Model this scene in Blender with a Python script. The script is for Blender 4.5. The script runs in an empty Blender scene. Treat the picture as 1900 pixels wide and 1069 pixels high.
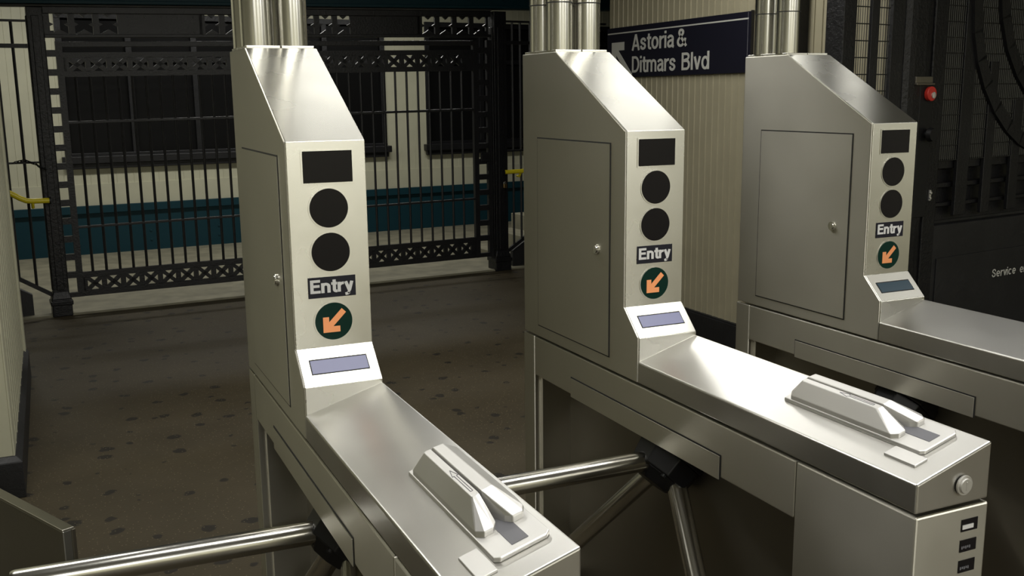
import bpy, bmesh, math, random
from mathutils import Vector, Matrix
random.seed(7)
sc = bpy.context.scene
COL = sc.collection
PI = math.pi
U = 0.65          # turnstile drawings are in units of 0.65 m
ZF = 1.3          # seam of the cabinets stands 1.3 units above the floor

# ------------------------------------------------------------------ camera
cam_d = bpy.data.cameras.new('camera'); cam = bpy.data.objects.new('camera', cam_d); COL.objects.link(cam)
cam.location = (-0.7207*U, -3.4102*U, (1.1654+ZF)*U)
yaw, pitch, roll = 0.4277, -0.1894, -0.0108
f_ = Vector((math.sin(yaw)*math.cos(pitch), math.cos(yaw)*math.cos(pitch), math.sin(pitch)))
r_ = Vector((math.cos(yaw), -math.sin(yaw), 0)); u_ = r_.cross(f_)
r2 = math.cos(roll)*r_ + math.sin(roll)*u_; u2 = -math.sin(roll)*r_ + math.cos(roll)*u_
cam.rotation_euler = Matrix((r2, u2, -f_)).transposed().to_euler()
cam_d.sensor_width = 36.0; cam_d.lens = 36.0*1866.6/1900.0
cam_d.clip_start = 0.05; cam_d.clip_end = 100
sc.camera = cam
# ------------------------------------------------------------------ world, exposure
w = bpy.data.worlds.new('world'); sc.world = w; w.use_nodes = True
w.node_tree.nodes['Background'].inputs[0].default_value = (0.5, 0.52, 0.5, 1)
w.node_tree.nodes['Background'].inputs[1].default_value = 0.01
sc.view_settings.view_transform = 'Standard'; sc.view_settings.look = 'None'
sc.view_settings.gamma = 1.0; sc.view_settings.exposure = 0.0
sc.view_settings.use_curve_mapping = False
CEIL = 3.0
# ceiling lamps: (x, y, length, width, turned, strength, where it hangs)
LAMPS = [
 (1.06, 1.13, 1.28, 0.36, 0, 2.6, 'over the rear of the first turnstile'),
 (2.42, 1.13, 1.20, 0.36, 0, 3.1, 'over the rear of the second turnstile'),
 (3.33, 1.13, 0.08, 0.36, 0, 4.0, 'short, over the rear of the third turnstile'),
 (-0.85, 1.40, 0.90, 0.36, 0, 22, 'left of the first turnstile, short of the pale pier'),
 (0.30, -0.52, 1.30, 0.40, 0, 11, 'over the front of the first turnstile'),
 (1.70, -0.52, 1.30, 0.40, 0, 11, 'over the front of the second turnstile'),
 (3.95, -0.52, 1.10, 0.40, 0, 1.2, 'right of the third turnstile, unseen, added to brighten its card screen slope'),  # weak extra lamp, added only to brighten the third card screen slope
 (1.05, 2.50, 1.20, 0.40, 0, 11, 'past the turnstiles in the middle'),
 (2.45, 2.50, 1.20, 0.40, 0, 12, 'past the turnstiles beside the station sign'),
 (-1.2, -5.3, 1.30, 0.30, 0, 100, 'at the left of the hall behind the entrance'),
 (1.4, -5.3, 1.30, 0.30, 0, 100, 'in the middle of the hall behind the entrance'),
 (4.0, -5.3, 1.30, 0.30, 0, 100, 'at the right of the hall behind the entrance'),
 (6.4, -4.3, 1.30, 0.30, 1.5708, 50, 'added unseen in the far right hall corner to brighten the third turnstile face'),  # added lamp with no known source, gives the third tower face something bright
 (3.2, 7.7, 1.30, 0.25, 0, 28, 'beyond the iron gate to the right'),
 (1.3, 7.7, 1.30, 0.25, 0, 28, 'beyond the iron gate in the middle'),
 (-0.7, 7.6, 1.30, 0.25, 0, 28, 'beyond the iron gate to the left'),
]

# ------------------------------------------------------------------ materials
def mat(name, col, rough=.5, metal=0., spec=.5, emit=None, estr=0.):
    m = bpy.data.materials.new(name); m.use_nodes = True
    b = m.node_tree.nodes['Principled BSDF']
    b.inputs['Base Color'].default_value = (*col, 1); b.inputs['Roughness'].default_value = rough
    b.inputs['Metallic'].default_value = metal; b.inputs['Specular IOR Level'].default_value = spec
    if emit: b.inputs['Emission Color'].default_value = (*emit, 1); b.inputs['Emission Strength'].default_value = estr
    return m
def N(m, t, **kw):
    n = m.node_tree.nodes.new(t)
    for k, v in kw.items():
        if k.startswith('i_'): n.inputs[int(k[2:]) if k[2:].isdigit() else k[2:].replace('_', ' ')].default_value = v
        else: setattr(n, k, v)
    return n
def L(m, a, b): m.node_tree.links.new(a, b)
def coord(m, scale=(1, 1, 1)):
    tc = N(m, 'ShaderNodeTexCoord'); mp = N(m, 'ShaderNodeMapping'); mp.inputs['Scale'].default_value = scale
    L(m, tc.outputs['Object'], mp.inputs[0]); return mp.outputs[0]
def ramp(m, src, stops):
    r = N(m, 'ShaderNodeValToRGB'); e = r.color_ramp.elements
    while len(e) < len(stops): e.new(.5)
    for q, (p, c) in zip(e, stops): q.position = p; q.color = c if len(c) == 4 else (*c, 1)
    L(m, src, r.inputs[0]); return r.outputs[0]
def bsdf(m): return m.node_tree.nodes['Principled BSDF']
def bump(m, src, strength, dist=.01):
    b = N(m, 'ShaderNodeBump'); b.inputs['Strength'].default_value = strength; b.inputs['Distance'].default_value = dist
    L(m, src, b.inputs['Height']); L(m, b.outputs[0], bsdf(m).inputs['Normal'])

def steel(name, col, r0, r1, aniso=0., smear=4.0, grain=(1, .02, 0)):
    m = mat(name, col, .3, 1.)
    n2 = N(m, 'ShaderNodeTexNoise', i_Scale=smear, i_Detail=4., i_Roughness=.55); L(m, coord(m), n2.inputs['Vector'])
    mr = N(m, 'ShaderNodeMapRange'); mr.inputs[1].default_value = .15; mr.inputs[2].default_value = .85
    mr.inputs[3].default_value = r0; mr.inputs[4].default_value = r1
    L(m, n2.outputs[0], mr.inputs[0]); L(m, mr.outputs[0], bsdf(m).inputs['Roughness'])
    c = ramp(m, n2.outputs[0], [(.1, tuple(x*.9 for x in col)), (.9, col)]); L(m, c, bsdf(m).inputs['Base Color'])
    if aniso:
        g = N(m, 'ShaderNodeNewGeometry'); cr = N(m, 'ShaderNodeVectorMath', operation='CROSS_PRODUCT'); cr.inputs[1].default_value = grain
        L(m, g.outputs['Normal'], cr.inputs[0]); L(m, cr.outputs[0], bsdf(m).inputs['Tangent']); bsdf(m).inputs['Anisotropic'].default_value = aniso
    return m
M = {}
M['steel'] = steel('brushed_steel', (.64, .62, .55), .36, .46, .9, 4., (.12, 1, 0))
M['steel_face'] = steel('brushed_steel_face', (.76, .75, .69), .22, .32, .8)
M['steel_lid'] = steel('brushed_steel_lid', (.68, .67, .64), .25, .36, .6)
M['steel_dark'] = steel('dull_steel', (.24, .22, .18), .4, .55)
M['steel_barrier'] = steel('smoked_steel', (.46, .46, .44), .35, .45)
M['tube'] = steel('polished_tube', (.68, .67, .63), .17, .24)
M['cast'] = steel('cast_zinc', (.78, .77, .75), .42, .55)
M['wire'] = mat('galvanised_wire', (.05, .05, .045), .35, .5)
M['gap'] = mat('dark_gap', (.012, .012, .012), .6)
M['screen'] = mat('black_screen', (.008, .007, .008), .25, spec=.2)
M['black'] = mat('black_plastic', (.008, .008, .009), .4, spec=.3)
M['sticker'] = mat('grey_sticker', (.16, .16, .18), .4)
M['white'] = mat('white_lettering', (.62, .62, .62), .5)
M['letter'] = mat('cream_lettering', (.50, .50, .46), .5)
M['navy'] = mat('navy_sign', (.008, .008, .016), .45, spec=.3)
M['green'] = mat('green_lens', (.001, .022, .016), .25, spec=.25)
M['arrow'] = mat('orange_lit_arrow', (.5, .2, .08), .4, emit=(1.0, .36, .13), estr=.42)
M['lcd'] = mat('lcd', (.20, .21, .36), .35, spec=.4)
M['lcd_off'] = mat('lcd_dim', (.006, .03, .05), .25)
M['yellow'] = mat('yellow_paint', (.72, .6, .02), .35)
M['teal'] = mat('teal_paint', (.006, .034, .046), .5, spec=.2)
M['glass'] = mat('dark_window_glass', (.006, .006, .006), .35, spec=.12)
M['red'] = mat('red_plastic', (.5, .03, .02), .4)
M['brass'] = mat('brass', (.6, .42, .18), .35, 1.)
M['lens'] = mat('lamp_lens', (.9, .9, .9), .5, emit=(1, .985, .93), estr=1.)
M['lamp_body'] = mat('lamp_body', (.6, .6, .58), .5)

def paint(name, col, rough, bstr, scale=60, spec=.5, low=.75):
    m = mat(name, col, rough, spec=spec)
    n = N(m, 'ShaderNodeTexNoise', i_Scale=scale, i_Detail=4., i_Roughness=.65); L(m, coord(m), n.inputs['Vector'])
    bump(m, n.outputs[0], bstr, .004)
    n2 = N(m, 'ShaderNodeTexNoise', i_Scale=6., i_Detail=5.); L(m, coord(m), n2.inputs['Vector'])
    L(m, ramp(m, n2.outputs[0], [(.35, tuple(x*low for x in col)), (.7, tuple(x*(1.9-low) if low < .9 else x for x in col))]), bsdf(m).inputs['Base Color'])
    return m
M['iron'] = paint('black_iron_paint', (.010, .010, .011), .4, .6, 60, .42)
M['ironrough'] = paint('thick_black_paint', (.009, .009, .010), .36, 1.0, 45, .35)
M['cream'] = paint('cream_paint', (.47, .46, .34), .5, .1, 20, .4, .93)
M['cream_old'] = paint('cream_paint_beige', (.34, .31, .215), .5, .1, 20, .4, .93)
M['base'] = paint('black_base', (.012, .012, .013), .5, .5, 30)
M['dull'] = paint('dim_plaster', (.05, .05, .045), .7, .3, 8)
M['ceil'] = paint('ceiling_paint', (.30, .29, .25), .7, .1, 8)
M['concrete'] = paint('pale_concrete', (.19, .178, .122), .75, .4, 14)

def floor_mat():
    m = mat('worn_floor', (.1, .09, .06), .6, spec=.22)
    v = coord(m)
    n = N(m, 'ShaderNodeTexNoise', i_Scale=1.6, i_Detail=7., i_Roughness=.6); L(m, v, n.inputs['Vector'])
    base = ramp(m, n.outputs[0], [(.3, (.045, .036, .0205)), (.72, (.066, .053, .031))])
    # trodden gum spots
    wob = N(m, 'ShaderNodeTexNoise', i_Scale=14., i_Detail=2.); L(m, v, wob.inputs['Vector'])
    add = N(m, 'ShaderNodeVectorMath', operation='MULTIPLY_ADD'); add.inputs[1].default_value = (.06, .06, .0)
    L(m, wob.outputs['Color'], add.inputs[0]); L(m, v, add.inputs[2])
    vo = N(m, 'ShaderNodeTexVoronoi', i_Scale=6.5); vo.voronoi_dimensions = '2D'; L(m, add.outputs[0], vo.inputs['Vector'])
    sep = N(m, 'ShaderNodeSeparateColor'); L(m, vo.outputs['Color'], sep.inputs[0])
    rad = N(m, 'ShaderNodeMapRange'); rad.inputs[1].default_value = .2; rad.inputs[2].default_value = 1.; rad.inputs[3].default_value = -.02; rad.inputs[4].default_value = .22
    L(m, sep.outputs[0], rad.inputs[0])
    d = N(m, 'ShaderNodeMath', operation='SUBTRACT'); L(m, rad.outputs[0], d.inputs[0]); L(m, vo.outputs['Distance'], d.inputs[1])
    sp = N(m, 'ShaderNodeMapRange'); sp.inputs[1].default_value = 0.; sp.inputs[2].default_value = .03; sp.inputs[3].default_value = 0.; sp.inputs[4].default_value = .75
    L(m, d.outputs[0], sp.inputs[0])
    mix = N(m, 'ShaderNodeMix', data_type='RGBA'); L(m, sp.outputs[0], mix.inputs[0]); L(m, base, mix.inputs[6]); mix.inputs[7].default_value = (.010, .0095, .009, 1)
    # bright mineral flecks
    v2 = N(m, 'ShaderNodeTexVoronoi', i_Scale=55.); v2.voronoi_dimensions = '2D'; L(m, v, v2.inputs['Vector'])
    s2 = N(m, 'ShaderNodeSeparateColor'); L(m, v2.outputs['Color'], s2.inputs[0])
    g = N(m, 'ShaderNodeMath', operation='GREATER_THAN'); g.inputs[1].default_value = .78; L(m, s2.outputs[1], g.inputs[0])
    lt = N(m, 'ShaderNodeMath', operation='LESS_THAN'); lt.inputs[1].default_value = .13; L(m, v2.outputs['Distance'], lt.inputs[0])
    an = N(m, 'ShaderNodeMath', operation='MULTIPLY'); L(m, g.outputs[0], an.inputs[0]); L(m, lt.outputs[0], an.inputs[1])
    mix2 = N(m, 'ShaderNodeMix', data_type='RGBA'); L(m, an.outputs[0], mix2.inputs[0]); L(m, mix.outputs[2], mix2.inputs[6]); mix2.inputs[7].default_value = (.15, .125, .075, 1)
    L(m, mix2.outputs[2], bsdf(m).inputs['Base Color'])
    n3 = N(m, 'ShaderNodeTexNoise', i_Scale=90., i_Detail=3.); L(m, v, n3.inputs['Vector']); bump(m, n3.outputs[0], .25, .003)
    return m
M['floor'] = floor_mat()

# ------------------------------------------------------------------ mesh helpers
class MB:
    def __init__(s): s.v = []; s.f = []; s.mi = []
    def add(s, vs, fs, mi=0):
        o = len(s.v); s.v += [tuple(v) for v in vs]; s.f += [[o+i for i in f] for f in fs]; s.mi += [mi]*len(fs); return s
    def box(s, a, b, mi=0):
        x0, y0, z0 = [min(p, q) for p, q in zip(a, b)]; x1, y1, z1 = [max(p, q) for p, q in zip(a, b)]
        return s.add([(x0,y0,z0),(x1,y0,z0),(x1,y1,z0),(x0,y1,z0),(x0,y0,z1),(x1,y0,z1),(x1,y1,z1),(x0,y1,z1)],
                     [(3,2,1,0),(4,5,6,7),(0,1,5,4),(1,2,6,5),(2,3,7,6),(3,0,4,7)], mi)
    def prism(s, poly, vec, mi=0):
        n = len(poly); P = [Vector(p) for p in poly]; V = Vector(vec)
        nrm = Vector((0,0,0))
        for i in range(n):
            a, b = P[i], P[(i+1) % n]; nrm += a.cross(b)
        if nrm.dot(V) > 0: P.reverse()
        return s.add(P + [p+V for p in P], [list(range(n)), list(range(2*n-1, n-1, -1))] + [(i, n+i, n+(i+1) % n, (i+1) % n) for i in range(n)], mi)
    def loft(s, r0, r1, mi=0):
        n = len(r0)
        return s.add(list(r0)+list(r1), [list(range(n))[::-1], list(range(n, 2*n))] + [(i, (i+1) % n, n+(i+1) % n, n+i) for i in range(n)], mi)
    def tube(s, p0, p1, r, n=16, r1=None, mi=0):
        p0, p1 = Vector(p0), Vector(p1); a = (p1-p0).normalized()
        e1 = a.orthogonal().normalized(); e2 = a.cross(e1); r1 = r if r1 is None else r1
        ring = lambda c, q: [c + q*(math.cos(2*PI*i/n)*e1 + math.sin(2*PI*i/n)*e2) for i in range(n)]
        return s.loft(ring(p0, r), ring(p1, r1), mi)
    def path(s, pts, r, n=12, mi=0):
        pts = [Vector(p) for p in pts]; rings = []; e1 = None
        for i, p in enumerate(pts):
            t = (pts[min(i+1, len(pts)-1)] - pts[max(i-1, 0)]).normalized()
            e1 = t.orthogonal().normalized() if e1 is None else (e1 - t*e1.dot(t)).normalized()
            e2 = t.cross(e1); rings.append([p + r*(math.cos(2*PI*k/n)*e1 + math.sin(2*PI*k/n)*e2) for k in range(n)])
        vs = [v for q in rings for v in q]; fs = [list(range(n))[::-1], [len(vs)-n+k for k in range(n)]]
        for i in range(len(pts)-1):
            for k in range(n): fs.append((i*n+k, i*n+(k+1) % n, (i+1)*n+(k+1) % n, (i+1)*n+k))
        return s.add(vs, fs, mi)
    def disc(s, c, nrm, r, h, n=40, mi=0):
        c = Vector(c); nrm = Vector(nrm).normalized(); return s.tube(c, c+nrm*h, r, n, None, mi)
    def xf(s, fn): s.v = [tuple(fn(Vector(v))) for v in s.v]; return s
    def build(s, name, m, parent=None, bevel=0., seg=2, smooth=False):
        me = bpy.data.meshes.new(name); me.from_pydata(s.v, [], s.f)
        for mm in (m if isinstance(m, (list, tuple)) else [m]): me.materials.append(mm)
        me.polygons.foreach_set('material_index', s.mi)
        me.update()
        o = bpy.data.objects.new(name, me); COL.objects.link(o)
        if parent: o.parent = parent
        if smooth:
            me.polygons.foreach_set('use_smooth', [True]*len(me.polygons)); me.set_sharp_from_angle(angle=math.radians(40))
        if bevel:
            md = o.modifiers.new('bevel', 'BEVEL'); md.width = bevel; md.segments = seg; md.limit_method = 'ANGLE'; md.angle_limit = math.radians(25)
            md.harden_normals = False
        return o
def thing(name, label, cat, loc=(0,0,0), rz=0., group=None):
    o = bpy.data.objects.new(name, None); COL.objects.link(o); o.location = loc; o.rotation_euler = (0, 0, rz)
    o.empty_display_size = .1
    return tag(o, label, cat, group)
def tag(o, label, cat, group=None):
    o['label'] = label; o['category'] = cat
    if group: o['group'] = group
    return o
def struct(o, label=None, cat=None):
    o['kind'] = 'structure'
    if label: o['label'] = label; o['category'] = cat
    return o
def ell(cx, cy, rx, ry, a0, a1, n=14):
    return [(cx+rx*math.cos(math.radians(a0+(a1-a0)*k/n)), cy+ry*math.sin(math.radians(a0+(a1-a0)*k/n))) for k in range(n+1)]
def smooth(p, n=6):
    q = [p[0]] + list(p) + [p[-1]]; out = []
    for i in range(1, len(q)-2):
        for k in range(n):
            t = k/n; out.append(tuple(.5*(2*q[i][d] + (q[i+1][d]-q[i-1][d])*t + (2*q[i-1][d]-5*q[i][d]+4*q[i+1][d]-q[i+2][d])*t*t + (3*q[i][d]-q[i-1][d]-3*q[i+1][d]+q[i+2][d])*t**3) for d in (0, 1)))
    return out + [p[-1]]
def glyph(ch, w):
    """centre lines of a grotesque letter, capitals 1 high: (advance width, strokes)"""
    h = w/2; X = .735
    if ch == 'E': return .60, [[(h,0),(h,1)],[(h,1-h),(.60,1-h)],[(h,.53),(.56,.53)],[(h,h),(.61,h)]]
    if ch == 'n': return .56, [[(h,0),(h,X)],[(.56-h,0),(.56-h,.46)] + ell(.28,.46,.28-h,X+.01-h-.46,0,150)]
    if ch == 'm':
        r = (.86-h-h)/4
        return .86, [[(h,0),(h,X)],[(.43,0),(.43,.48)] + ell(.43-r,.48,r,X+.01-h-.48,0,150),[(.86-h,0),(.86-h,.48)] + ell(.86-h-r,.48,r,X+.01-h-.48,0,180)]
    if ch == 't': return .35, [[(.085+h,.94),(.085+h,.2)] + ell(.20+h,.2,.115,.2-h*.8,180,270) + [(.36,h*.8)],[(0,X-h*.8),(.35,X-h*.8)]]
    if ch == 'r': return .38, [[(h,0),(h,X)],[(h,.38)] + ell(.36,.40,.36-h,X-h-.40,170,90,8) + [(.39,X-h)]]
    if ch == 'y': return .56, [[(h*.95,X),(.30,.06)],[(.56-h*.95,X),(.31,.08),(.26,-.07)] + ell(.16,-.06,.10,.14-h*.2,0,-80,6) + [(.05,-.20)]]
    if ch == 'A': return .70, [[(h*.9,0),(.35,1-h*.3)],[(.35,1-h*.3),(.70-h*.9,0)],[(.17,.29),(.53,.29)]]
    if ch in 'sS':
        k = 1 if ch == 'S' else X; kx = .62 if ch == 'S' else .52
        p = [(.93,.70),(.84,.85),(.66,.94),(.44,.95),(.22,.88),(.12,.73),(.22,.60),(.48,.52),(.76,.44),(.90,.28),(.80,.12),(.56,.045),(.32,.06),(.13,.16),(.06,.32)]
        return kx, [smooth([(h+(a-.06)/.87*(kx-w), h+(b-.045)/.905*(k-w)) for a, b in p], 3)]
    if ch == 'o': return .58, [ell(.29,X/2,.29-h,X/2+.01-h,0,360,28)]
    if ch == 'i': return w, [[(h,0),(h,X)],[(h,.85),(h,1)]]
    if ch == 'l': return w, [[(h,0),(h,1)]]
    if ch == 'a':
        r = .52-h
        return .54, [[(.54,h*.5),(r+.01,h*.9),(r-.005,.15),(r-.005,.50)] + ell((r+.06+h*.3)/2,.50,(r-.06-h*.3)/2,X+.01-h-.50,0,165),
                     smooth([(r-.005,.44),(.28,.405),(h+.05,.33),(h+.01,.19),(.16,h),(.28,h+.01),(r-.03,.15),(r-.005,.28)], 4)]
    if ch == 'e': return .56, [[(h*1.2,.36),(.56-h*.6,.36)], ell(.28,X/2,.28-h,X/2+.01-h,0,318,26)]
    if ch == 'c': return .54, [ell(.28,X/2,.28-h,X/2+.01-h,42,318,24)]
    if ch == 'v': return .54, [[(h*.95,X),(.27,h*.3)],[(.27,h*.3),(.54-h*.95,X)]]
    if ch == 'd': return .58, [[(.58-h,0),(.58-h,1)], ell(.285,X/2,.285-h,X/2+.01-h,0,360,28)]
    if ch == 'D': return .68, [[(h,0),(h,1)],[(h,1-h),(.30,1-h)] + ell(.30,.5,.38-h,.5-h,90,-90,18) + [(h,h)]]
    if ch == 'B': return .66, [[(h,0),(h,1)],[(h,1-h),(.36,1-h)] + ell(.37,.765,.25-h,.235-h,90,-90,10) + [(h,.53)], [(h,.53),(.37,.53)] + ell(.38,.265+h*.5,.28-h,.265-h*.5,90,-90,12) + [(h,h)]]
    if ch == '&': return .70, [smooth([(.68,.02),(.24,.63),(.17,.80),(.22,.92),(.32,.95),(.43,.88),(.43,.74),(.30,.59),(.13,.43),(h,.26),(.15,.10),(.31,.06),(.47,.15),(.57,.32),(.61,.48)], 4)]
    return .3, []
def text_mesh(txt, name, m, parent, x0, x1, zb, cap, mtx, w=.16, depth=.001, gap=.085):
    """lettering in a heavy grotesque: spans x0..x1, capitals cap high, placed by mtx"""
    pen = 0.; strokes = []
    for k, ch in enumerate(txt):
        adv, st = glyph(ch, w)
        strokes += [[(pen+a, b) for a, b in q] for q in st]; pen += adv + (gap*.55 if ch in 'rtvyA' else gap)
    total = pen - gap; sx = (x1-x0)/total; mb = MB(); hw = w/2
    for lev, q in enumerate(strokes):
        q = [p for i, p in enumerate(q) if i == 0 or math.dist(p, q[i-1]) > 1e-4]; Lf = []; Rt = []; n = len(q)
        closed = math.dist(q[0], q[-1]) < 1e-3
        for i in range(n):
            a = Vector(q[i-1] if i else (q[-2] if closed else q[0])); b = Vector(q[i]); c = Vector(q[i+1] if i < n-1 else (q[1] if closed else q[-1]))
            d1 = (b-a).normalized() if (b-a).length > 1e-6 else (c-b).normalized(); d2 = (c-b).normalized() if (c-b).length > 1e-6 else d1
            t = (d1+d2).normalized(); nn = Vector((-t.y, t.x)); k = min(1/max(nn.dot(Vector((-d1.y, d1.x))), .35), 1.6)
            Lf.append(b+nn*hw*k); Rt.append(b-nn*hw*k)
        def put(v, z): return mtx @ Vector((x0+v.x*sx, zb+v.y*cap, z))
        dz = depth*(1+.12*(lev % 7)); vs = [put(v, dz) for v in Lf] + [put(v, dz) for v in Rt] + [put(v, 0) for v in Lf] + [put(v, 0) for v in Rt]
        fs = []
        for i in range(n-1):
            fs += [(n+i, n+i+1, i+1, i), (i, i+1, 2*n+i+1, 2*n+i), (3*n+i, 3*n+i+1, n+i+1, n+i)]
        fs += [(0, 2*n, 3*n, n), (n-1, 2*n-1, 4*n-1, 3*n-1)]
        mb.add(vs, fs)
    return mb.build(name, m, parent)

# ------------------------------------------------------------------ the setting
GA = (-0.5, 5.995); GROT = math.radians(4.37)          # iron gate: left post and direction
ge = Vector((math.cos(GROT), math.sin(GROT), 0)); gn = Vector((-ge.y, ge.x, 0))
def G(s, d, z): return Vector((GA[0], GA[1], 0)) + ge*s + gn*d + Vector((0, 0, z))
fl = MB().add([(-5,-7,0),(8,-7,0)] + [tuple(G(9, -.03, 0)), tuple(G(-4, -.03, 0))], [(0,1,2,3)])
struct(fl.build('floor', M['floor']))
pv = MB(); pv.loft([G(-4,-.03,-.1), G(9,-.03,-.1), G(9,4,-.1), G(-4,4,-.1)], [G(-4,-.03,.012), G(9,-.03,.012), G(9,4,.012), G(-4,4,.012)])
pv.prism([tuple(G(-3,-.06,-.02)), tuple(G(-3,-.02,-.02)), tuple(G(-3,-.02,.016)), tuple(G(-3,-.055,.014))], ge*10)
struct(pv.build('floor_platform', M['concrete']))
struct(MB().box((-5,-7,CEIL),(8,11,CEIL+.1)).build('ceiling', M['ceil']))

def boards(mb, p0, d, nrm, length, z0, z1, pitch, bead=.012, h=.004, th=.08):
    """tongue-and-groove boarding: flat boards with a raised bead between them"""
    p0, d, nrm = Vector(p0), Vector(d).normalized(), Vector(nrm).normalized()
    prof = []; t = 0.
    while t < length:
        e = min(t+pitch-bead, length)
        prof += [(t, 0), (e, 0)]
        if e < length:
            prof += [(e+.002, h), (min(e+bead-.002, length), h)]
        t += pitch
    prof += [(length, 0)] if prof[-1][0] < length else []
    n = len(prof)
    lo = [p0 + d*a + nrm*b + Vector((0,0,z0)) for a, b in prof]; hi = [q + Vector((0,0,z1-z0)) for q in lo]
    fs = [(i, i+1, n+i+1, n+i) for i in range(n-1)]
    if d.cross(Vector((0,0,1))).dot(nrm) < 0: fs = [f[::-1] for f in fs]
    mb.add(lo+hi, fs)
    q = [p0 - nrm*.001, p0 + d*length - nrm*.001, p0 + d*length - nrm*th, p0 - nrm*th]
    mb.prism([tuple(v + Vector((0,0,z0))) for v in q], (0,0,z1-z0))
    return mb
# left pier
PX = -.700
lw = MB(); lw.box((-2.5, 2.212, 0), (PX-.01, 4.24, CEIL))
boards(lw, (PX, 4.12, 0), (0,-1,0), (1,0,0), 1.908, .16, CEIL, .16, .006, .002, .012)
boards(lw, (-2.5, 2.2, 0), (1,0,0), (0,-1,0), 1.8, .16, CEIL, .10, .008, .003, .012)
struct(lw.build('wall_left', M['cream']))
tr = MB().box((PX-.01, 4.12, .15), (PX+.012, 4.245, CEIL)); struct(tr.build('trim_1', M['cream'], bevel=.004))
bl = MB(); bl.prism([(-2.5,2.168,0),(PX+.026,2.168,0),(PX+.026,4.20,0),(-2.5,4.20,0)], (0,0,.155))
bl.loft([Vector(v) for v in ((-2.5,2.168,.155),(PX+.026,2.168,.155),(PX+.026,4.20,.155),(-2.5,4.20,.155))], [Vector(v) for v in ((-2.5,2.196,.175),(PX+.004,2.196,.175),(PX+.004,4.20,.175),(-2.5,4.20,.175))])
struct(bl.build('baseboard_left', M['base'], bevel=.003))
# right wall
RX = 3.40
rw = MB(); boards(rw, (RX, 4.47, 0), (0,-1,0), (-1,0,0), 2.84, .16, CEIL, .0655, .008, .006, .14)
struct(rw.build('wall_right', M['cream_old']))
br = MB().box((RX-.022, 1.62, 0), (RX+.15, 4.485, .155)); br.box((RX-.018, 1.62, .155), (RX+.15, 4.48, .167))
struct(br.build('baseboard_right', M['base'], bevel=.003))
# dark end wall behind the service gate, hall walls behind the camera
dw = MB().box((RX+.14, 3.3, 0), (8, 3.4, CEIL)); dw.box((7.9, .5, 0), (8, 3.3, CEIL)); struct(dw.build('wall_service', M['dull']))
struct(MB().box((-5,-7.1,0),(8,-7,CEIL)).build('wall_rear', M['cream']))
struct(MB().box((7.9,-7,0),(8,.5,CEIL)).build('wall_entrance', M['cream']))
struct(MB().box((-3.6,-7,0),(-3.5,2.3,CEIL)).build('wall_side', M['cream']))
# back wall beyond the gate (local to the gate's direction)
BD = 3.10
def bq(mb, s0, s1, d0, d1, z0, z1, mi=0):
    return mb.loft([G(s0,d0,z0), G(s1,d0,z0), G(s1,d1,z0), G(s0,d1,z0)], [G(s0,d0,z1), G(s1,d0,z1), G(s1,d1,z1), G(s0,d1,z1)], mi)
W1 = (.43, 3.957); W2 = (4.472, 7.4); WZ = (1.0, 2.47)
bw = MB()
boards(bw, G(-3,BD,0), ge, -gn, 11., .74, WZ[0], .085, .006, .003, .1)
boards(bw, G(-3,BD,0), ge, -gn, 3+W1[0], WZ[0], WZ[1], .085, .006, .003, .1)
boards(bw, G(W1[1],BD,0), ge, -gn, W2[0]-W1[1], WZ[0], WZ[1], .1288, .006, .003, .1)
boards(bw, G(W2[1],BD,0), ge, -gn, .6, WZ[0], WZ[1], .085, .006, .003, .1)
boards(bw, G(-3,BD,0), ge, -gn, 11., WZ[1], CEIL, .085, .006, .003, .1)
bq(bw, -3, 8, BD-.02, BD+.1, .52, .74)
struct(bw.build('wall_back', M['cream']))
tb = MB(); bq(tb, -3, 8, BD-.03, BD+.1, .0, .52); bq(tb, -3, 8, BD-.06, BD, .44, .52); 
for k in range(14):
    for zz in (.12, .22): tb.disc(G(-2.4+.72*k, BD-.03, zz), -gn, .012, .008, 10)
struct(tb.build('baseboard_back', M['teal'], bevel=.004))
for i, (a, b, mul) in enumerate(((W1[0], W1[1], [1.09, 1.75, 2.5, 3.2]), (W2[0], W2[1], [5.2, 6.0, 6.7]))):
    root = struct(bpy.data.objects.new('window_%d' % (i+1), None)); COL.objects.link(root)
    fr = MB(); bq(fr, a, b, BD-.02, BD+.06, WZ[0], WZ[0]+.06); bq(fr, a, b, BD-.02, BD+.06, WZ[1]-.06, WZ[1])
    for q in [a, b-.06] + mul: bq(fr, q, q+.06, BD-.015, BD+.06, WZ[0], WZ[1])
    bq(fr, a, b, BD-.005, BD+.05, 1.98, 2.03)
    fr.build('window_frame', M['iron'], root, .004)
    sl = MB(); bq(sl, a-.04, b+.03, BD-.08, BD+.02, .955, 1.03); bq(sl, a-.015, b, BD-.05, BD, .90, .955); sl.build('window_sill', M['iron'], root, .006)
    gl = MB(); bq(gl, a, b, BD+.03, BD+.04, WZ[0], WZ[1]); gl.build('window_pane', M['glass'], root)
# low platform rail line seen through the gate on the back wall
# ------------------------------------------------------------------ ceiling lamps
for (x, y, ln, wd, rz, st, where) in LAMPS:
    t = thing('ceiling_light', 'flat fluorescent ceiling light ' + where, 'light', (x, y, CEIL), rz, None)
    hb = MB().box((-ln/2-.03, -wd/2-.03, -.07), (ln/2+.03, wd/2+.03, 0)); hb.build('lamp_housing', M['lamp_body'], t, .004)
    MB().box((-ln/2, -wd/2, -.078), (ln/2, wd/2, -.0705)).build('lamp_diffuser', M['lens'], t)
    ld = bpy.data.lights.new('tube_light', 'AREA'); ld.shape = 'RECTANGLE'; ld.size = ln; ld.size_y = wd
    ld.color = (1.0, .985, .93); ld.energy = st*PI*ln*wd
    lo = bpy.data.objects.new('tube_light', ld); COL.objects.link(lo); lo.parent = t; lo.location = (0, 0, -.081)

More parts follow.
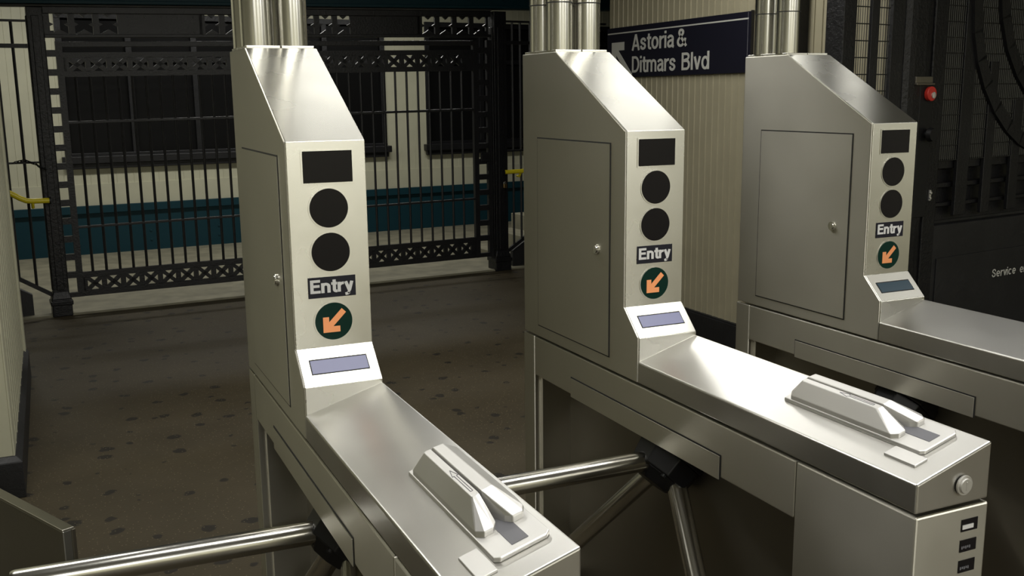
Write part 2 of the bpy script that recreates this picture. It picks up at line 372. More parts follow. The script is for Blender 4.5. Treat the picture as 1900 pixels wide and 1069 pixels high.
# ------------------------------------------------------------------ turnstiles
def P(x, y, z): return Vector((x*U, y*U, (z+ZF)*U))
Wd = .28
yA, yB, zA, zC, zD, yE, zE, zFl, zFr, yG = .9672, .6211, 1.3549, 1.0185, .3008, -.1122, .1935, .0939, .1792, -1.5772
def ubox(mb, a, b, mi=0): return mb.box(P(*a), P(*b), mi)
def lid_z(x): return zFl + (zFr-zFl)*x/Wd
def turnstile(label, ox, oy, phi, lcd_mat, arrow_strength, pipe_x=(.062, .203)):
    t = thing('turnstile', label, 'turnstile', (ox*U, oy*U, 0), 0, 'steel subway turnstiles')
    # tower
    prof = [(yA,.006),(yA,zA),(yB,zA),(.006,zC),(.006,zD),(yE+.006,zE),(yE+.006,.006)]
    mb = MB().prism([tuple(P(0,y,z)) for y, z in prof], (Wd*U,0,0)); mb.build('tower', M['steel'], t, .0025)
    # folded face plate: slope, display face, card screen slope, riser
    th = .009
    pl = [(yB,zA),(0,zC),(0,zD),(yE,zE),(yE,.09)]; pin = [(yE+.012,.09),(yE+.012,zE+.004),(.012,zD+.004),(.012,zC-.01),(yB,zA-.012)]
    mb = MB()
    k = len(pl)
    ql = pl; qi = pin[::-1]
    for i in range(k-1):
        mb.loft([P(.0045,*ql[i]), P(.0045,*ql[i+1]), P(.0045,*qi[i+1]), P(.0045,*qi[i])], [P(Wd-.001,*ql[i]), P(Wd-.001,*ql[i+1]), P(Wd-.001,*qi[i+1]), P(Wd-.001,*qi[i])])
    mb.build('face_plate', M['steel_face'], t, .0012)
    # side door with a thin dark gap round it
    def door(x, sgn, ya, yb, zt, zb):
        mb = MB(); g = .006
        ubox(mb, (x, yb-g, zb-g), (x+sgn*.0015, ya+g, zt+g), 1)
        ubox(mb, (x, yb, zb), (x+sgn*.0035, ya, zt), 0)
        return mb
    d = door(0, -1, .8034, .1253, .9636, .0652).build('access_door', [M['steel'], M['gap']], t)
    lk = MB(); lk.disc(P(-.0035,.232,.513), (-1,0,0), .0145, .004, 24); lk.disc(P(-.009,.232,.513), (-1,0,0), .0105, .003, 24); lk.box(P(-.0145,.229,.498), P(-.0135,.235,.528))
    lk.build('door_lock', M['tube'], d, .001)
    # displays
    F = -.0005
    sm = MB(); ubox(sm, (.052, F-.0022, .873), (.236, F, .991), 1); ubox(sm, (.058, F-.004, .878), (.230, F, .986), 0); sm.build('display_screen', [M['screen'], M['steel_face']], t)
    for zc in (.790, .637):
        c = MB(); c.disc(P(.142, F, zc), (0,-1,0), .0725*U, .0012, 48, 1); c.disc(P(.142, F, zc), (0,-1,0), .0675*U, .0024, 48, 0); c.build('indicator_lens', [M['screen'], M['steel_face']], t)
    es = MB(); ubox(es, (.057, F-.003, .4775), (.2255, F, .5505)); e = es.build('entry_sign', M['navy'], t)
    mt = Matrix(((1,0,0,0),(0,0,-1,P(0,F-.003,0).y),(0,1,0,0),(0,0,0,1)))
    text_mesh('Entry', 'lettering', M['white'], e, .0635*U, .216*U, P(0,0,.4945).z, .0475*U, mt, .195, .0006, .05)
    c = MB(); c.disc(P(.142, F, .391), (0,-1,0), .0715*U, .0012, 48, 1); c.disc(P(.142, F, .391), (0,-1,0), .0665*U, .0022, 48, 0); g = c.build('arrow_light', [M['green'], M['steel_face']], t)
    # arrow pointing down-left
    cx, cz = .142, .391
    def A(a, b): return P(cx + a*.067, F-.0036, cz + b*.067)
    mb = MB(); yv = Vector((0,-.0008,0))
    for kk, poly in enumerate(([(.66,.44),(.44,.66),(-.44,-.22),(-.22,-.44)], [(-.58,-.58),(-.26,-.58),(-.26,.24),(-.58,.24)], [(-.26,-.58),(.32,-.58),(.32,-.27),(-.26,-.27)])):
        mb.prism([tuple(A(*q)) for q in poly], yv*(1+.15*kk))
    am = M['arrow'].copy(); bsdf(am).inputs['Emission Strength'].default_value = arrow_strength
    mb.build('arrow_symbol', am, g)
    # small card screen on the slope
    sv = Vector((0, yE, zE-zD)).normalized(); nv = Vector((0, sv.z, -sv.y)); nv = nv if nv.y < 0 else -nv
    def Sp(x, q, h): v = Vector((x, 0, zD)) + sv*q + nv*h; return P(*v)
    mb = MB()
    def sbox(x0, x1, q0, q1, h0, h1, mi): mb.loft([Sp(x0,q0,h0),Sp(x1,q0,h0),Sp(x1,q1,h0),Sp(x0,q1,h0)], [Sp(x0,q0,h1),Sp(x1,q0,h1),Sp(x1,q1,h1),Sp(x0,q1,h1)], mi)
    sbox(.038, .245, .048, .110, -.002, .0012, 1); sbox(.0415, .2415, .0535, .1065, -.002, .0020, 0)
    mb.build('card_screen', [lcd_mat, M['gap']], t)
    # tilted lid
    mb = MB().prism([tuple(P(0,yE+.004,.006)), tuple(P(Wd,yE+.004,.006)), tuple(P(Wd,yE+.004,zFr)), tuple(P(0,yE+.004,zFl))], (0,(yG-yE)*U,0))
    mb.build('lid', M['steel_lid'], t, .004, 3)
    lk = MB(); lk.disc(P(.173, yG, .066), (0,-1,0), .019, .004, 28); lk.disc(P(.173, yG-.006, .066), (0,-1,0), .014, .004, 28); lk.box(P(.1705,yG-.0135,.053), P(.1755,yG-.012,.079))
    lk.build('lid_lock', M['cast'], t, .001)
    # base cabinet
    mb = MB()
    ubox(mb, (0,.858,-ZF), (Wd,yA+.008,-.003)); mb.build('rear_post', M['steel'], t, .003)
    mb = MB(); ubox(mb, (.035,.835,-ZF), (.045,.858,-.205)); ubox(mb, (.045,.835,-ZF), (.05,.845,-.205)); mb.build('post_lip', M['steel'], t)
    mb = MB(); ubox(mb, (.0,-1.0735,-.2), (Wd,.8545,-.003)); mb.build('side_rail', M['steel'], t, .0035)
    mb = MB(); ubox(mb, (-.002,-.682,-.2085), (0,.470,-.1135), 1); ubox(mb, (-.005,-.676,-.2085), (0,.464,-.120), 0); mb.build('rail_cover', [M['steel'], M['gap']], t, .0012)
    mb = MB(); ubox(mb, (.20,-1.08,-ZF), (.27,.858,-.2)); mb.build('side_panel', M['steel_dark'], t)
    mb = MB(); ubox(mb, (0,yG,-ZF), (Wd,-1.0785,-.003)); lg = mb.build('front_pedestal', M['steel'], t, .004)
    for i, (z1, z0) in enumerate(((-.041,-.078),(-.104,-.141),(-.167,-.205))):
        mb = MB(); ubox(mb, (.177,yG-.002,z0), (.240,yG,z1)); q = mb.build('counter_window', M['screen'], lg)
        mk = MB()
        if i == 0: ubox(mk, (.179,yG-.004,z0+.008), (.222,yG-.002,z0+.021)); mk.build('paper_strip', M['white'], q)
        else:
            for j in range(5): ubox(mk, (.181+.0075*j,yG-.0035,z0+.010+.002*(j % 2)), (.1855+.0075*j,yG-.002,z0+.0185))
            mk.build('worn_marks', M['sticker'], q)
    # card reader
    def R(x, y, h): return P(x, y, lid_z(x)+h)
    def lid_prism(poly, h0, h1, mb, mi=0): return mb.loft([R(x,y,h0) for x, y in poly], [R(x,y,h1) for x, y in poly], mi)
    rd = bpy.data.objects.new('card_reader', None)
    mb = MB(); c = .012
    lid_prism([(.112+c,-1.48),(.253-c,-1.48),(.253,-1.48+c),(.253,-.875),(.112,-.875),(.112,-1.48+c)], 0, .013, mb)
    rp = mb.build('reader_plate', M['cast'], t, .0018)
    mb = MB(); lid_prism([(.163,-1.455),(.205,-1.455),(.205,-1.28),(.163,-1.28)], .013, .0145, mb); mb.build('swipe_sticker', M['sticker'], rp)
    # left cover: skirt, sloping side, flat top, sloping nose
    def cover(base, mid, top, name, m, hs):
        mb = MB(); n = len(base)
        rings = [[R(x,y,.011) for x, y in base], [R(x,y,hs[0]) for x, y in mid], [R(x,y,hs[1]+dz) for x, y, dz in top]]
        vs = sum(rings, []); fs = [list(range(n))[::-1], list(range(2*n, 3*n))]
        for r in (0, 1):
            for i in range(n): fs.append((r*n+i, r*n+(i+1) % n, (r+1)*n+(i+1) % n, (r+1)*n+i))
        mb.add(vs, fs); return mb.build(name, m, t, .0022, 3)
    lb = [(.115,-1.352),(.131,-1.372),(.155,-1.372),(.1685,-1.352),(.1635,-1.277),(.1635,-.882),(.137,-.882),(.115,-.905)]
    lt = [(.1410,-1.262,0),(.1430,-1.270,0),(.150,-1.273,0),(.160,-1.272,0),(.1615,-1.262,0),(.1615,-.925,0),(.1450,-.925,0),(.1410,-.930,0)]
    lc = cover(lb, lb, lt, 'left_reader_cover', M['cast'], (.026,.072))
    rb = [(.192,-1.352),(.204,-1.372),(.231,-1.372),(.243,-1.350),(.247,-1.300),(.248,-.905),(.232,-.882),(.1655,-.882),(.1655,-1.277)]
    hk = .030; n = len(rb)
    vs = [R(x,y,.011) for x, y in rb] + [R(x,y,hk) for x, y in rb] + [R(.1665,-1.268,.074), R(.197,-1.266,.074), R(.195,-.930,.074), R(.1665,-.925,.074)]
    T1, T4, T3, T2 = 2*n, 2*n+1, 2*n+2, 2*n+3
    fs = [list(range(n))[::-1]] + [(k, (k+1) % n, n+(k+1) % n, n+k) for k in range(n)]
    fs += [(T1,T4,T3,T2), (n+7,n+8,T1,T2), (n+6,n+7,T2,T3), (n+5,n+6,T3), (n+4,n+5,T3,T4), (n+3,n+4,T4), (n+2,n+3,T4), (n+1,n+2,T4,T1), (n+0,n+1,T1), (n+8,n+0,T1)]
    mb = MB().add(vs, fs); rc = mb.build('right_reader_cover', M['cast'], t, .0022, 3)
    # engraved outline arrow on the left cover's flat top
    mb = MB()
    def stroke(a, b, wd=.0016):
        a, b = Vector((a[0], a[1], 0)), Vector((b[0], b[1], 0)); d = (b-a).normalized(); nn = Vector((-d.y, d.x, 0))*wd/2
        lid_prism([tuple((a-nn)[:2]), tuple((a+nn)[:2]), tuple((b+nn)[:2]), tuple((b-nn)[:2])], .0715, .0728, mb)
    ap = [(.1485,-1.245),(.1485,-1.135),(.1435,-1.135),(.1515,-1.095),(.1595,-1.135),(.1545,-1.135),(.1545,-1.245)]
    for a, b in zip(ap, ap[1:]+ap[:1]): stroke(a, b)
    mb.build('engraved_arrow', M['sticker'], lc)
    mb = MB(); lid_prism([(.057,-1.507),(.104,-1.507),(.104,-1.388),(.057,-1.388)], 0, .008, mb); mb.build('tap_plate', M['cast'], t, .001)
    # tripod: black hub and three arms
    a0 = Vector((.130,-.165,-.311)); th_, half = .75, .84
    ax = Vector((-math.sin(th_), 0, -math.cos(th_))); e1 = ax.cross(Vector((0,0,1))).cross(ax).normalized(); e2 = ax.cross(e1)
    mb = MB()
    def ring(c, r, n=8): return [P(*(c + r*(math.cos(2*PI*(i+.5)/n)*e1 + math.sin(2*PI*(i+.5)/n)*e2))) for i in range(n)]
    mb.loft(ring(a0-ax*.16,.16), ring(a0+ax*.0,.16)); mb.loft(ring(a0+ax*.0,.15), ring(a0+ax*.085,.135)); mb.loft(ring(a0+ax*.085,.115), ring(a0+ax*.135,.075))
    for k in range(3):
        q = phi + k*2*PI/3 + PI/3; dv = (math.cos(q)*e1 + math.sin(q)*e2)
        c = a0 + ax*.08 + dv*.11; mb.tube(P(*c), P(*(c + ax*.02)), .008, 6)
    hub = mb.build('tripod_hub', M['black'], t, .003)
    for k in range(3):
        q = phi + k*2*PI/3; dv = math.cos(half)*ax + math.sin(half)*(math.cos(q)*e1 + math.sin(q)*e2)
        pa, pb = P(*(a0+dv*.06)), P(*(a0+dv*1.075)); d = (pb-pa).normalized()
        mb = MB(); n = 32; r = .0268
        mb.path([pa, pb-d*.012, pb-d*.006, pb-d*.0018, pb], r, n)
        # rounded end
        for i in range(n):
            for lv, sc_ in ((2,.97),(3,.88),(4,.62)):
                j = lv*n+i; v = Vector(mb.v[j]); cpt = [pa, pb-d*.012, pb-d*.006, pb-d*.0018, pb][lv]; mb.v[j] = tuple(cpt + (v-cpt)*sc_)
        mb.build('arm', M['tube'], t, 0, 2, True)
        mb = MB(); mb.tube(P(*(a0+dv*.05)), P(*(a0+dv*.125)), .031, 24); mb.build('arm_socket', M['black'], hub, 0, 2, True)
    # plates and pipes on the roof
    for x0, x1 in ((.008,.139),(.144,.272)):
        mb = MB(); ubox(mb, (x0,.632,zA), (x1,.955,zA+.010)); mb.build('pipe_flange', M['steel_face'], t, .001)
    for x in pipe_x:
        for y in (.70,.875):
            zt = CEIL/U - ZF; mb = MB(); mb.tube(P(x,y,zA+.008), P(x,y,zt), .0605*U, 32); pp = mb.build('conduit_pipe', M['tube'], t, 0, 2, True)
            mb = MB(); mb.tube(P(x,y,zA+.216), P(x,y,zA+.221), .0615*U, 32, mi=1); mb.tube(P(x,y,zA+.221), P(x,y,zA+.30), .0620*U, 32, mi=0); mb.build('pipe_collar', [M['tube'], M['gap']], pp, 0, 2, True)
    return t
turnstile('steel turnstile nearest the camera, first from the left, facing the open gate area', 0, 0, .0, M['lcd'], .34)
turnstile('middle steel turnstile of the three, with the station sign behind its tower', 1.3835, .0902, -.055, M['lcd'], .33)
turnstile('steel turnstile farthest right, beside the black service entry gate', 2.773, .1938, .0, M['lcd_off'], .20, (.062,))

# low steel barrier panel at the lower left
t = thing('barrier_panel', 'low dark steel barrier panel at the lower left by the pale boarded pier', 'barrier', (-.496, .52, 0), math.radians(26))
mb = MB().box((-.028, .0, 0), (0, 1.0, .497)); mb.build('panel', M['steel_barrier'], t, .003)
mb = MB().box((-.030, -.003, .497), (.002, 1.0, .503)); mb.build('top_trim', M['steel'], t, .0015)
mb = MB().box((-.006, -.006, 0), (.004, .0, .497)); mb.build('edge_strip', M['steel_dark'], t, .001)

# ------------------------------------------------------------------ iron gate
KS = .009
def gz(v): return Vector((v.x, v.y, v.z*(1+KS*v.x)))
def lattice(mb, s0, s1, z0, z1, pitch, bar, frame, th=.02, first=None):
    mb.box((s0,-th/2,z0), (s1,th/2,z0+frame)); mb.box((s0,-th/2,z1-frame), (s1,th/2,z1))
    a, b = z0+frame*.9, z1-frame*.9; x = (first if first is not None else s0+pitch/2) - pitch/2
    if x > s0: mb.box((s0,-th/2,a), (x,th/2,b))
    while x + pitch <= s1+.001:
        mb.box((x-bar*.5,-th/2,a), (x+bar*.5,th/2,b))
        for q in (1, -1):
            x0, x1 = (x+bar*.3, x+pitch-bar*.3); za, zb = (a, b) if q > 0 else (b, a)
            h = bar*.55
            mb.prism([(x0,-th/2+.002,za-h*q*0-h), (x0,-th/2+.002,za+h), (x1,-th/2+.002,zb+h), (x1,-th/2+.002,zb-h)], (0,th-.004,0))
        x += pitch
    mb.box((x-bar*.5,-th/2,a), (s1,th/2,b))
    # clip the diagonals to the frame
    mb.v = [(v[0], v[1], min(max(v[2], z0), z1)) for v in mb.v]
    return mb
gt = thing('iron_gate', 'black wrought iron gate of thin bars across the passage behind the turnstiles', 'gate', (GA[0], GA[1], 0), GROT)
bs = [.265+.0989*k for k in range(11)] + [1.353+.103*k for k in range(12)] + [2.588+.1056*k for k in range(9)]
for s in bs:
    MB().tube((s,0,.30), (s,0,1.78), .0105, 8).xf(gz).build('bar', M['iron'], gt)
lattice(MB(), .186, 3.545, .130, .315, .138, .036, .044, .03, .271).xf(gz).build('lattice_panel', M['iron'], gt)
lattice(MB(), .186, 3.545, 1.765, 1.940, .1475, .036, .040, .03, .2835).xf(gz).build('lattice_panel', M['iron'], gt)
for z, hgt in ((1.425,.02),(.648,.018),(1.978,.04)):
    MB().box((.186,-.012,z), (3.545,.012,z+hgt)).xf(gz).build('cross_rail', M['iron'], gt, .003)
for k_, (o0, o1, i0, i1) in enumerate(((.076,.084,.146,.190),(3.681,3.722,3.543,3.587))):
    mb = MB(); mb.box((o0,-.02,.13), (o1,.02,2.02)); mb.box((i0,-.02,.13), (i1,.02,2.02))
    a, b = min(o1, i1), max(o0, i0)
    for j in range(15):
        z = .14 + .1365*j if j == 0 else .282 + .1362*(j-1); mb.box((a,-.018,z-.005 if j else .13), (b,.018,z+.042 if j else .165))
    mb.xf(gz).build('ladder_stile', M['iron'], gt)
for s in (3.72, ):
    mb = MB(); mb.box((3.60,-.035,.98), (3.70,-.018,1.06)); mb.box((3.66,-.04,.90), (3.69,-.018,.98)); mb.xf(gz).build('gate_latch', M['iron'], gt, .003)
# transom above the gate
tz = thing('iron_transom', 'black iron transom of solid plates and star panels above the gate', 'transom', (GA[0], GA[1], 0), GROT)
MB().box((.08,-.03,2.045), (3.72,.03,2.068)).xf(gz).build('lower_rail', M['iron'], tz, .003)
MB().box((.08,-.03,2.215), (3.72,.03,2.262)).xf(gz).build('upper_rail', M['iron'], tz, .003)
for a, b in ((.605,1.205),(2.43,3.04)):
    mb = MB().box((a,-.012,2.068), (b,.012,2.215))
    for k in range(5):
        for z in (2.085, 2.195): mb.disc(((a+.06+(b-a-.12)*k/4), -.012, z), (0,-1,0), .008, .005, 8)
    mb.xf(gz).build('solid_plate', M['iron'], tz)
for a, b, n in ((.10,.605,3),(1.205,2.43,8),(3.04,3.70,4)):
    mb = MB(); pw = (b-a)/n
    for k in range(n):
        x = a+pw*k
        mb.box((x-.022,-.012,2.068), (x+.022,.012,2.215))
        mb.prism([(x+.02,-.011,2.068),(x+pw-.02,-.011,2.068),(x+pw/2,-.011,2.105)], (0,.022,0))
        mb.prism([(x+pw/2-.03,-.011,2.215),(x+pw/2+.03,-.011,2.215),(x+pw/2,-.011,2.19)], (0,.022,0))
        for q in (0, 1):
            sx = x+.02 if q == 0 else x+pw-.02; dx = .028 if q == 0 else -.028
            mb.prism([(sx,-.011,2.125),(sx+dx,-.011,2.14),(sx,-.011,2.155)], (0,.022,0))
    mb.box((b-.02,-.012,2.068), (b,.012,2.215)); mb.xf(gz).build('star_panel', M['iron'], tz)
# posts
def gate_post(s, w_, label):
    t = thing('gate_post', label, 'post', tuple(G(s,0,0)), GROT, 'iron gate posts')
    mb = MB(); h = w_/2; mb.box((-h,-h,.17), (h,h,2.26*(1+KS*s)-.002)); 
    mb.box((-h-.006,-h*.5,.2), (h+.006,h*.5,2.2)); mb.box((-h*.5,-h-.006,.2), (h*.5,h+.006,2.2)); mb.build('shaft', M['ironrough'], t, .004)
    mb = MB(); g = h+.018; mb.box((-g,-g,0), (g,g,.13)); mb.loft([Vector(v) for v in ((-g,-g,.13),(g,-g,.13),(g,g,.13),(-g,g,.13))], [Vector(v) for v in ((-h,-h,.19),(h,-h,.19),(h,h,.19),(-h,h,.19))])
    mb.box((-g-.008,-g-.008,.085), (g+.008,g+.008,.12)); mb.build('plinth', M['ironrough'], t, .006)
    return t
gate_post(.024, .104, 'left square black iron post of the barred gate')
gate_post(3.795, .125, 'right square black iron post of the barred gate, with a padlock')
# side railings beside the gate, stairs rising away behind them
def railing(name_label, s0, dirn, xs, zrails, length, slope, z_b):
    t = thing('stair_railing', name_label, 'railing', tuple(G(s0,0,0)), GROT)
    for x in xs:
        zb = z_b + slope*x; MB().tube((dirn*x,0,zb), (dirn*x,0,zrails[0]), .0105, 8).build('bar', M['iron'], t)
    for z, h in zip(zrails, (.016,.03,.014)):
        a, b = sorted((0, dirn*length)); MB().box((a,-.012,z-h/2), (b,.012,z+h/2)).build('rail', M['iron'], t)
    mb = MB(); mb.prism([(0,-.012,z_b-.018),(0,-.012,z_b+.018),(dirn*length,-.012,z_b+.018+slope*length),(dirn*length,-.012,z_b-.018+slope*length)], (0,.024,0)); mb.build('sloping_rail', M['iron'], t)
    return t
railing('black barred stair railing to the left of the gate, rising to the left', -.036, -1, (.096,.209,.32,.43,.54,.65,.76,.87,.98), (2.163,1.987,1.155), 1.3, .66, .165)
railing('black barred stair railing to the right of the gate, rising to the right', 3.866, 1, (.085,.167,.27,.37,.47,.57,.67,.77), (2.255,2.07,1.10), 1.1, .62, .16)
# yellow handrails
def handrail(label, pts):
    t = thing('handrail', label, 'handrail', tuple(pts[0]), 0)
    o = pts[0]; mb = MB(); mb.path([p-o for p in pts], .020, 14); mb.build('rail_tube', M['yellow'], t, 0, 2, True)
    q = pts[1]-o; mb = MB(); mb.tube(q+Vector((0,0,-.012)), q+Vector((0,.03,-.05)), .012, 10); mb.tube(q+Vector((0,.03,-.05)), q+Vector((0,.08,-.05)), .010, 10); mb.build('rail_bracket', M['yellow'], t, 0, 2, True)
    mb = MB(); mb.disc(Vector((0,0,0))-(q.normalized())*.004, q, .026, .010, 20); mb.build('end_cap', M['iron'], t)
handrail('yellow stair handrail to the left of the left gate post', [G(.01,-.075,.878), G(-.11,-.075,.880), G(-.15,-.075,.885), G(-.19,-.075,.905), G(-.26,-.075,.95), G(-.9,-.075,1.35)])
handrail('yellow stair handrail to the right of the right gate post', [G(3.80,-.085,.912), G(3.98,-.085,.914), G(4.03,-.085,.916), G(4.08,-.085,.94), G(4.5,-.085,1.2)])
# stair strings
def stringer(label, s0, dirn, zt, slope=.62):
    t = thing('stair_string', label, 'stair', tuple(G(s0,.04,0)), GROT)
    x1 = dirn*1.2
    mb = MB(); mb.prism([(0,0,0),(0,0,zt),(x1,0,zt+slope*1.2),(x1,0,0)], (0,.05,0)); mb.build('string_board', M['base'], t, .004)
    for k in range(5):
        mb = MB(); a, b = sorted((dirn*(.06+.24*k), dirn*(.30+.24*k))); mb.box((a,.05,0), (b,1.0,.03+.155*(k+.3))); mb.build('step', M['concrete'], t, .004)
stringer('black stair string at the foot of the left gate post', -.165, -1, .17)
stringer('black stair string at the foot of the right gate post', 3.955, 1, .16)
# chain and padlocks
def padlock(label, c, m):
    t = thing('padlock', label, 'padlock', tuple(c), GROT)
    MB().box((-.016,-.01,-.022), (.016,.01,.016)).build('lock_body', m, t, .003)
    mb = MB(); mb.path([(-.010,0,.012)] + [(-.010*math.cos(a), 0, .026+.012*math.sin(a)) for a in (0,.5,1.1,PI/2,2.0,2.6,PI)] + [(.010,0,.012)], .003, 8); mb.build('shackle', M['tube'], t)
padlock('brass padlock hanging on the right gate post', G(3.81,-.09,.79), M['brass'])
ch = MB(); pts = [G(-.20,-.03,1.16), G(-.13,-.03,1.175), G(-.10,-.035,1.16), G(-.06,-.05,1.145), G(-.035,-.075,1.12), G(.0,-.085,1.105)]
for i in range(len(pts)-1):
    for j in range(3):
        a = pts[i].lerp(pts[i+1], j/3); b = pts[i].lerp(pts[i+1], (j+1)/3); m_ = (a+b)/2; d = (b-a)*.72; off = Vector((0,.006,.006)) if j % 2 else Vector((0,-.006,.006))
        ch.path([m_-d, m_-d*.5+off, m_+d*.5+off, m_+d, m_+d*.5-off, m_-d*.5-off, m_-d], .0035, 6)
tag(ch.build('chain', M['iron']), 'black chain looped from the left gate post over the railing bars', 'chain')
# teal girder overhead
gd = thing('steel_girder', 'teal riveted steel girder running above the iron gate', 'girder', tuple(G(0,.0,0)), GROT)
mb = MB(); mb.box((-3.0,-.03,2.30), (5.2,.05,2.72)); mb.xf(gz).build('web', M['teal'], gd)
mb = MB(); mb.box((-3.0,-.09,2.278), (5.2,.09,2.302)); mb.xf(gz).build('lower_flange', M['teal'], gd, .004)
mb = MB(); mb.box((-3.0,-.05,2.262), (3.72,.05,2.276)); mb.xf(gz).build('ledge_strip', M['dull'], gd, .002)
for k in range(24):
    s = -1.0+.255*k
    mb = MB(); mb.tube((s,-.03,2.36), (s,-.042,2.36), .017, 12, .010); mb.xf(gz).build('rivet', M['teal'], gd, 0, 2, True)

# ------------------------------------------------------------------ station sign on the right wall
sg = thing('station_sign', 'navy station sign reading Astoria & Ditmars Blvd on the cream boarded wall', 'sign', (RX, 3.6, 1.72))
SX = -.018
MB().box((SX,-.826,0), (-.004,.875,.357)).build('sign_panel', M['navy'], sg, .002)
MB().box((SX-.006,-.836,-.004), (-.004,-.826,.361)).build('sign_frame', M['iron'], sg, .001)
mb = MB().box((SX-.001,-.800,.3115), (SX,.866,.3205)); mb.build('white_stripe', M['letter'], sg)
mb = MB().box((SX-.001,-.797,.004), (SX,-.794,.352)); mb.build('side_stripe', M['sticker'], sg)
mt = Matrix(((0,0,-1,SX),(-1,0,0,3.6-3.6),(0,1,0,0),(0,0,0,1)))
for tx, xa, xb, zb in (('Astoria', -.524, .010, .185), ('&', .046, .157, .185), ('Ditmars', -.520, .034, .032), ('Blvd', .106, .413, .032)):
    text_mesh(tx, 'lettering', M['letter'], sg, xa, xb, zb, .113, mt, .145, .0012, .075)
mb = MB()
for kk, poly in enumerate(([(.807,.252),(.629,.252),(.629,.194),(.807,.194)], [(.807,.20),(.742,.20),(.742,.07),(.807,.07)], [(.80,.215),(.735,.215),(.515,.02),(.585,.02)])):
    mb.prism([(SX, y, z) for y, z in poly], (-.0012-.0003*kk,0,0))
mb.build('arrow', M['letter'], sg)
# black post against the right wall
tag(MB().box((RX-.07,2.285,0), (RX-.008,2.362,CEIL)).build('steel_post', M['ironrough'], None, .004), 'narrow black steel post against the cream wall, right of the station sign', 'post')

# ------------------------------------------------------------------ service entry gate
AZ = math.radians(8)
sv_ = thing('service_gate', 'black iron service entry gate with wire mesh and curved bars', 'gate', (2.86-.045*math.sin(AZ), 1.5+.045*math.cos(AZ), 0), AZ)
def part(name, m, boxes, bevel=.003):
    mb = MB()
    for b in boxes: mb.box((b[0],b[4],b[2]), (b[1],b[5],b[3]))
    return mb.build(name, M[m], sv_, bevel)
part('frame_post', 'ironrough', [(.072,.166,0,CEIL,-.045,.060)], .006)
part('mullion', 'iron', [(.272,.330,0,CEIL,-.045,-.028)])
part('mullion', 'iron', [(.425,.520,0,CEIL,-.045,-.015)])
def mesh_panel(s0, s1, z0, z1):
    mb = MB(); n = max(2, int((s1-s0)/.0165))
    for k in range(n+1):
        s = s0+(s1-s0)*k/n; mb.tube((s,-.036,z0), (s,-.036,z1), .0018, 5)
    z = z0
    while z <= z1: mb.tube((s0,-.039,z), (s1,-.039,z), .0028, 5); z += .078
    return mb.build('wire_mesh', M['wire'], sv_)
mesh_panel(.165,.265,.2,CEIL-.02); mesh_panel(.330,.411,.2,CEIL-.02)
# round-cornered column the leaf closes on
mb = MB(); r = .115; n = 20
ring = lambda z: [Vector((.637+ (r)*max(-1,min(1,1.15*math.cos(2*PI*k/n))), -.005+.055*max(-1,min(1,1.15*math.sin(2*PI*k/n))), z)) for k in range(n)]
mb.loft(ring(0), ring(CEIL)); mb.build('column', M['ironrough'], sv_, 0, 2, False)
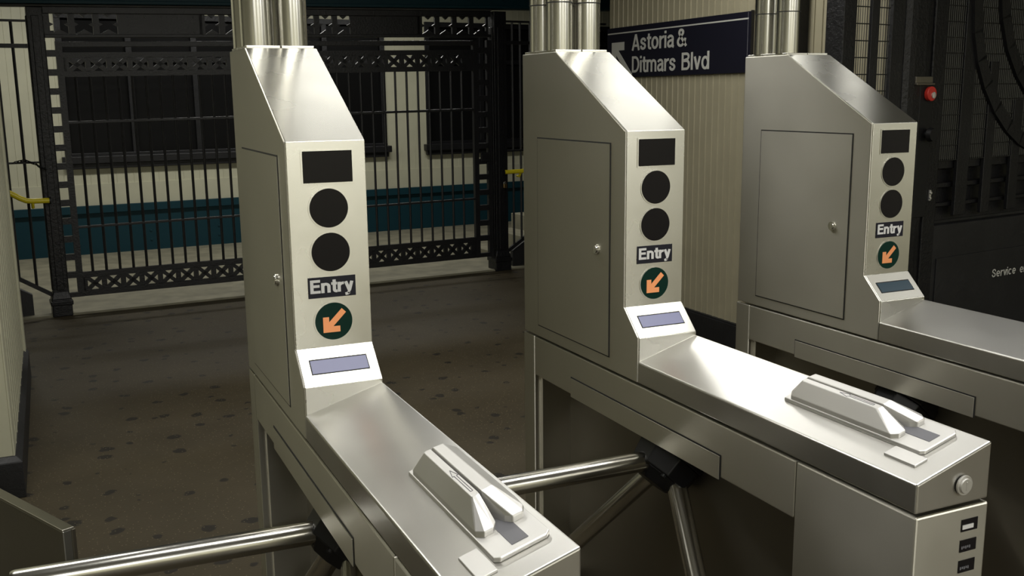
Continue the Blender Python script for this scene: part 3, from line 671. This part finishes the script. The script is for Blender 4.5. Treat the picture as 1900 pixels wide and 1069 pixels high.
# leaf
part('hinge_stile', 'ironrough', [(.757,.862,.03,CEIL-.1,-.045,-.01)], .006)
part('leaf_bar', 'iron', [(1.018,1.118,.95,CEIL-.1,-.046,-.025)])
part('leaf_bar', 'iron', [(1.255,1.33,.95,1.75,-.046,-.025)])
part('leaf_bar', 'iron', [(1.50,1.58,.95,1.55,-.046,-.025)])
part('leaf_bar', 'iron', [(1.80,1.88,.95,CEIL-.1,-.046,-.025)])
mesh_panel(.862,1.80,1.245,CEIL-.12)
part('kick_grid', 'iron', [(.862,1.88,1.10,1.125,-.012,.012),(.862,1.88,1.00,1.02,-.012,.012),(.862,1.88,1.20,1.245,-.02,.015),(.862,1.88,.92,1.245,.018,.028)])
def curve_bar(pts, wd):
    mb = MB(); P_ = [Vector((a, 0, b)) for a, b in pts]
    for a, b in zip(P_, P_[1:]):
        d = (b-a).normalized(); nn = Vector((-d.z,0,d.x))*wd/2; e_ = d*.006
        mb.prism([tuple(v + Vector((0,-.062,0))) for v in (a-e_-nn, a-e_+nn, b+e_+nn, b+e_-nn)], (0,.02,0))
    return mb.build('curved_bar', M['iron'], sv_)
curve_bar([(1.06,2.45),(1.075,2.1),(1.10,1.90),(1.145,1.76),(1.22,1.63),(1.32,1.51),(1.44,1.41),(1.56,1.34),(1.8,1.26)], .075)
curve_bar([(1.29,2.45),(1.30,2.15),(1.335,1.98),(1.40,1.83),(1.50,1.70),(1.62,1.59),(1.8,1.47)], .075)
part('bottom_rail', 'base', [(.525,2.6,.0,.905,-.03,.03)], .004)
pn = part('sign_panel', 'base', [(.912,2.55,.05,.728,-.038,-.03)], .002)
mt = Matrix(((1,0,0,0),(0,0,-1,-.038),(0,1,0,0),(0,0,0,1)))
text_mesh('Service', 'lettering', M['letter'], pn, 1.424, 1.652, .572, .046, mt, .13, .001, .12); text_mesh('entry', 'lettering', M['letter'], pn, 1.695, 1.850, .572, .046, mt, .13, .001, .12)
# lock plate, red lock, knob
lp = part('lock_plate', 'black', [(.648,.752,.965,1.640,-.062,-.04)], .003)
mb = MB(); mb.box((.60,-.068,1.64), (.735,-.04,1.672)); mb.box((.60,-.075,1.630), (.745,-.04,1.640)); mb.build('latch_guard', M['steel_dark'], lp, .002)
mb = MB(); mb.disc((.714,-.062,1.587), (0,-1,0), .036, .022, 28); k1 = mb.build('red_collar', M['red'], lp, .003)
mb = MB(); mb.disc((.722,-.084,1.580), (0,-1,0), .016, .005, 20); mb.box((.720,-.0905,1.570), (.724,-.089,1.590)); mb.build('key_cylinder', M['cast'], k1)
mb = MB(); mb.tube((.714,-.062,1.385), (.714,-.085,1.385), .018, 20); mb.tube((.714,-.085,1.385), (.714,-.108,1.385), .036, 28, .030); mb.build('door_knob', M['black'], lp, 0, 2, True)
mb = MB(); mb.box((.785,-.056,1.045), (.800,-.046,1.10)); mb.disc((.793,-.056,1.085), (0,-1,0), .008, .006, 12); mb.disc((.790,-.056,1.058), (0,-1,0), .007, .006, 12); mb.build('latch_bolt', M['cast'], sv_, .001)
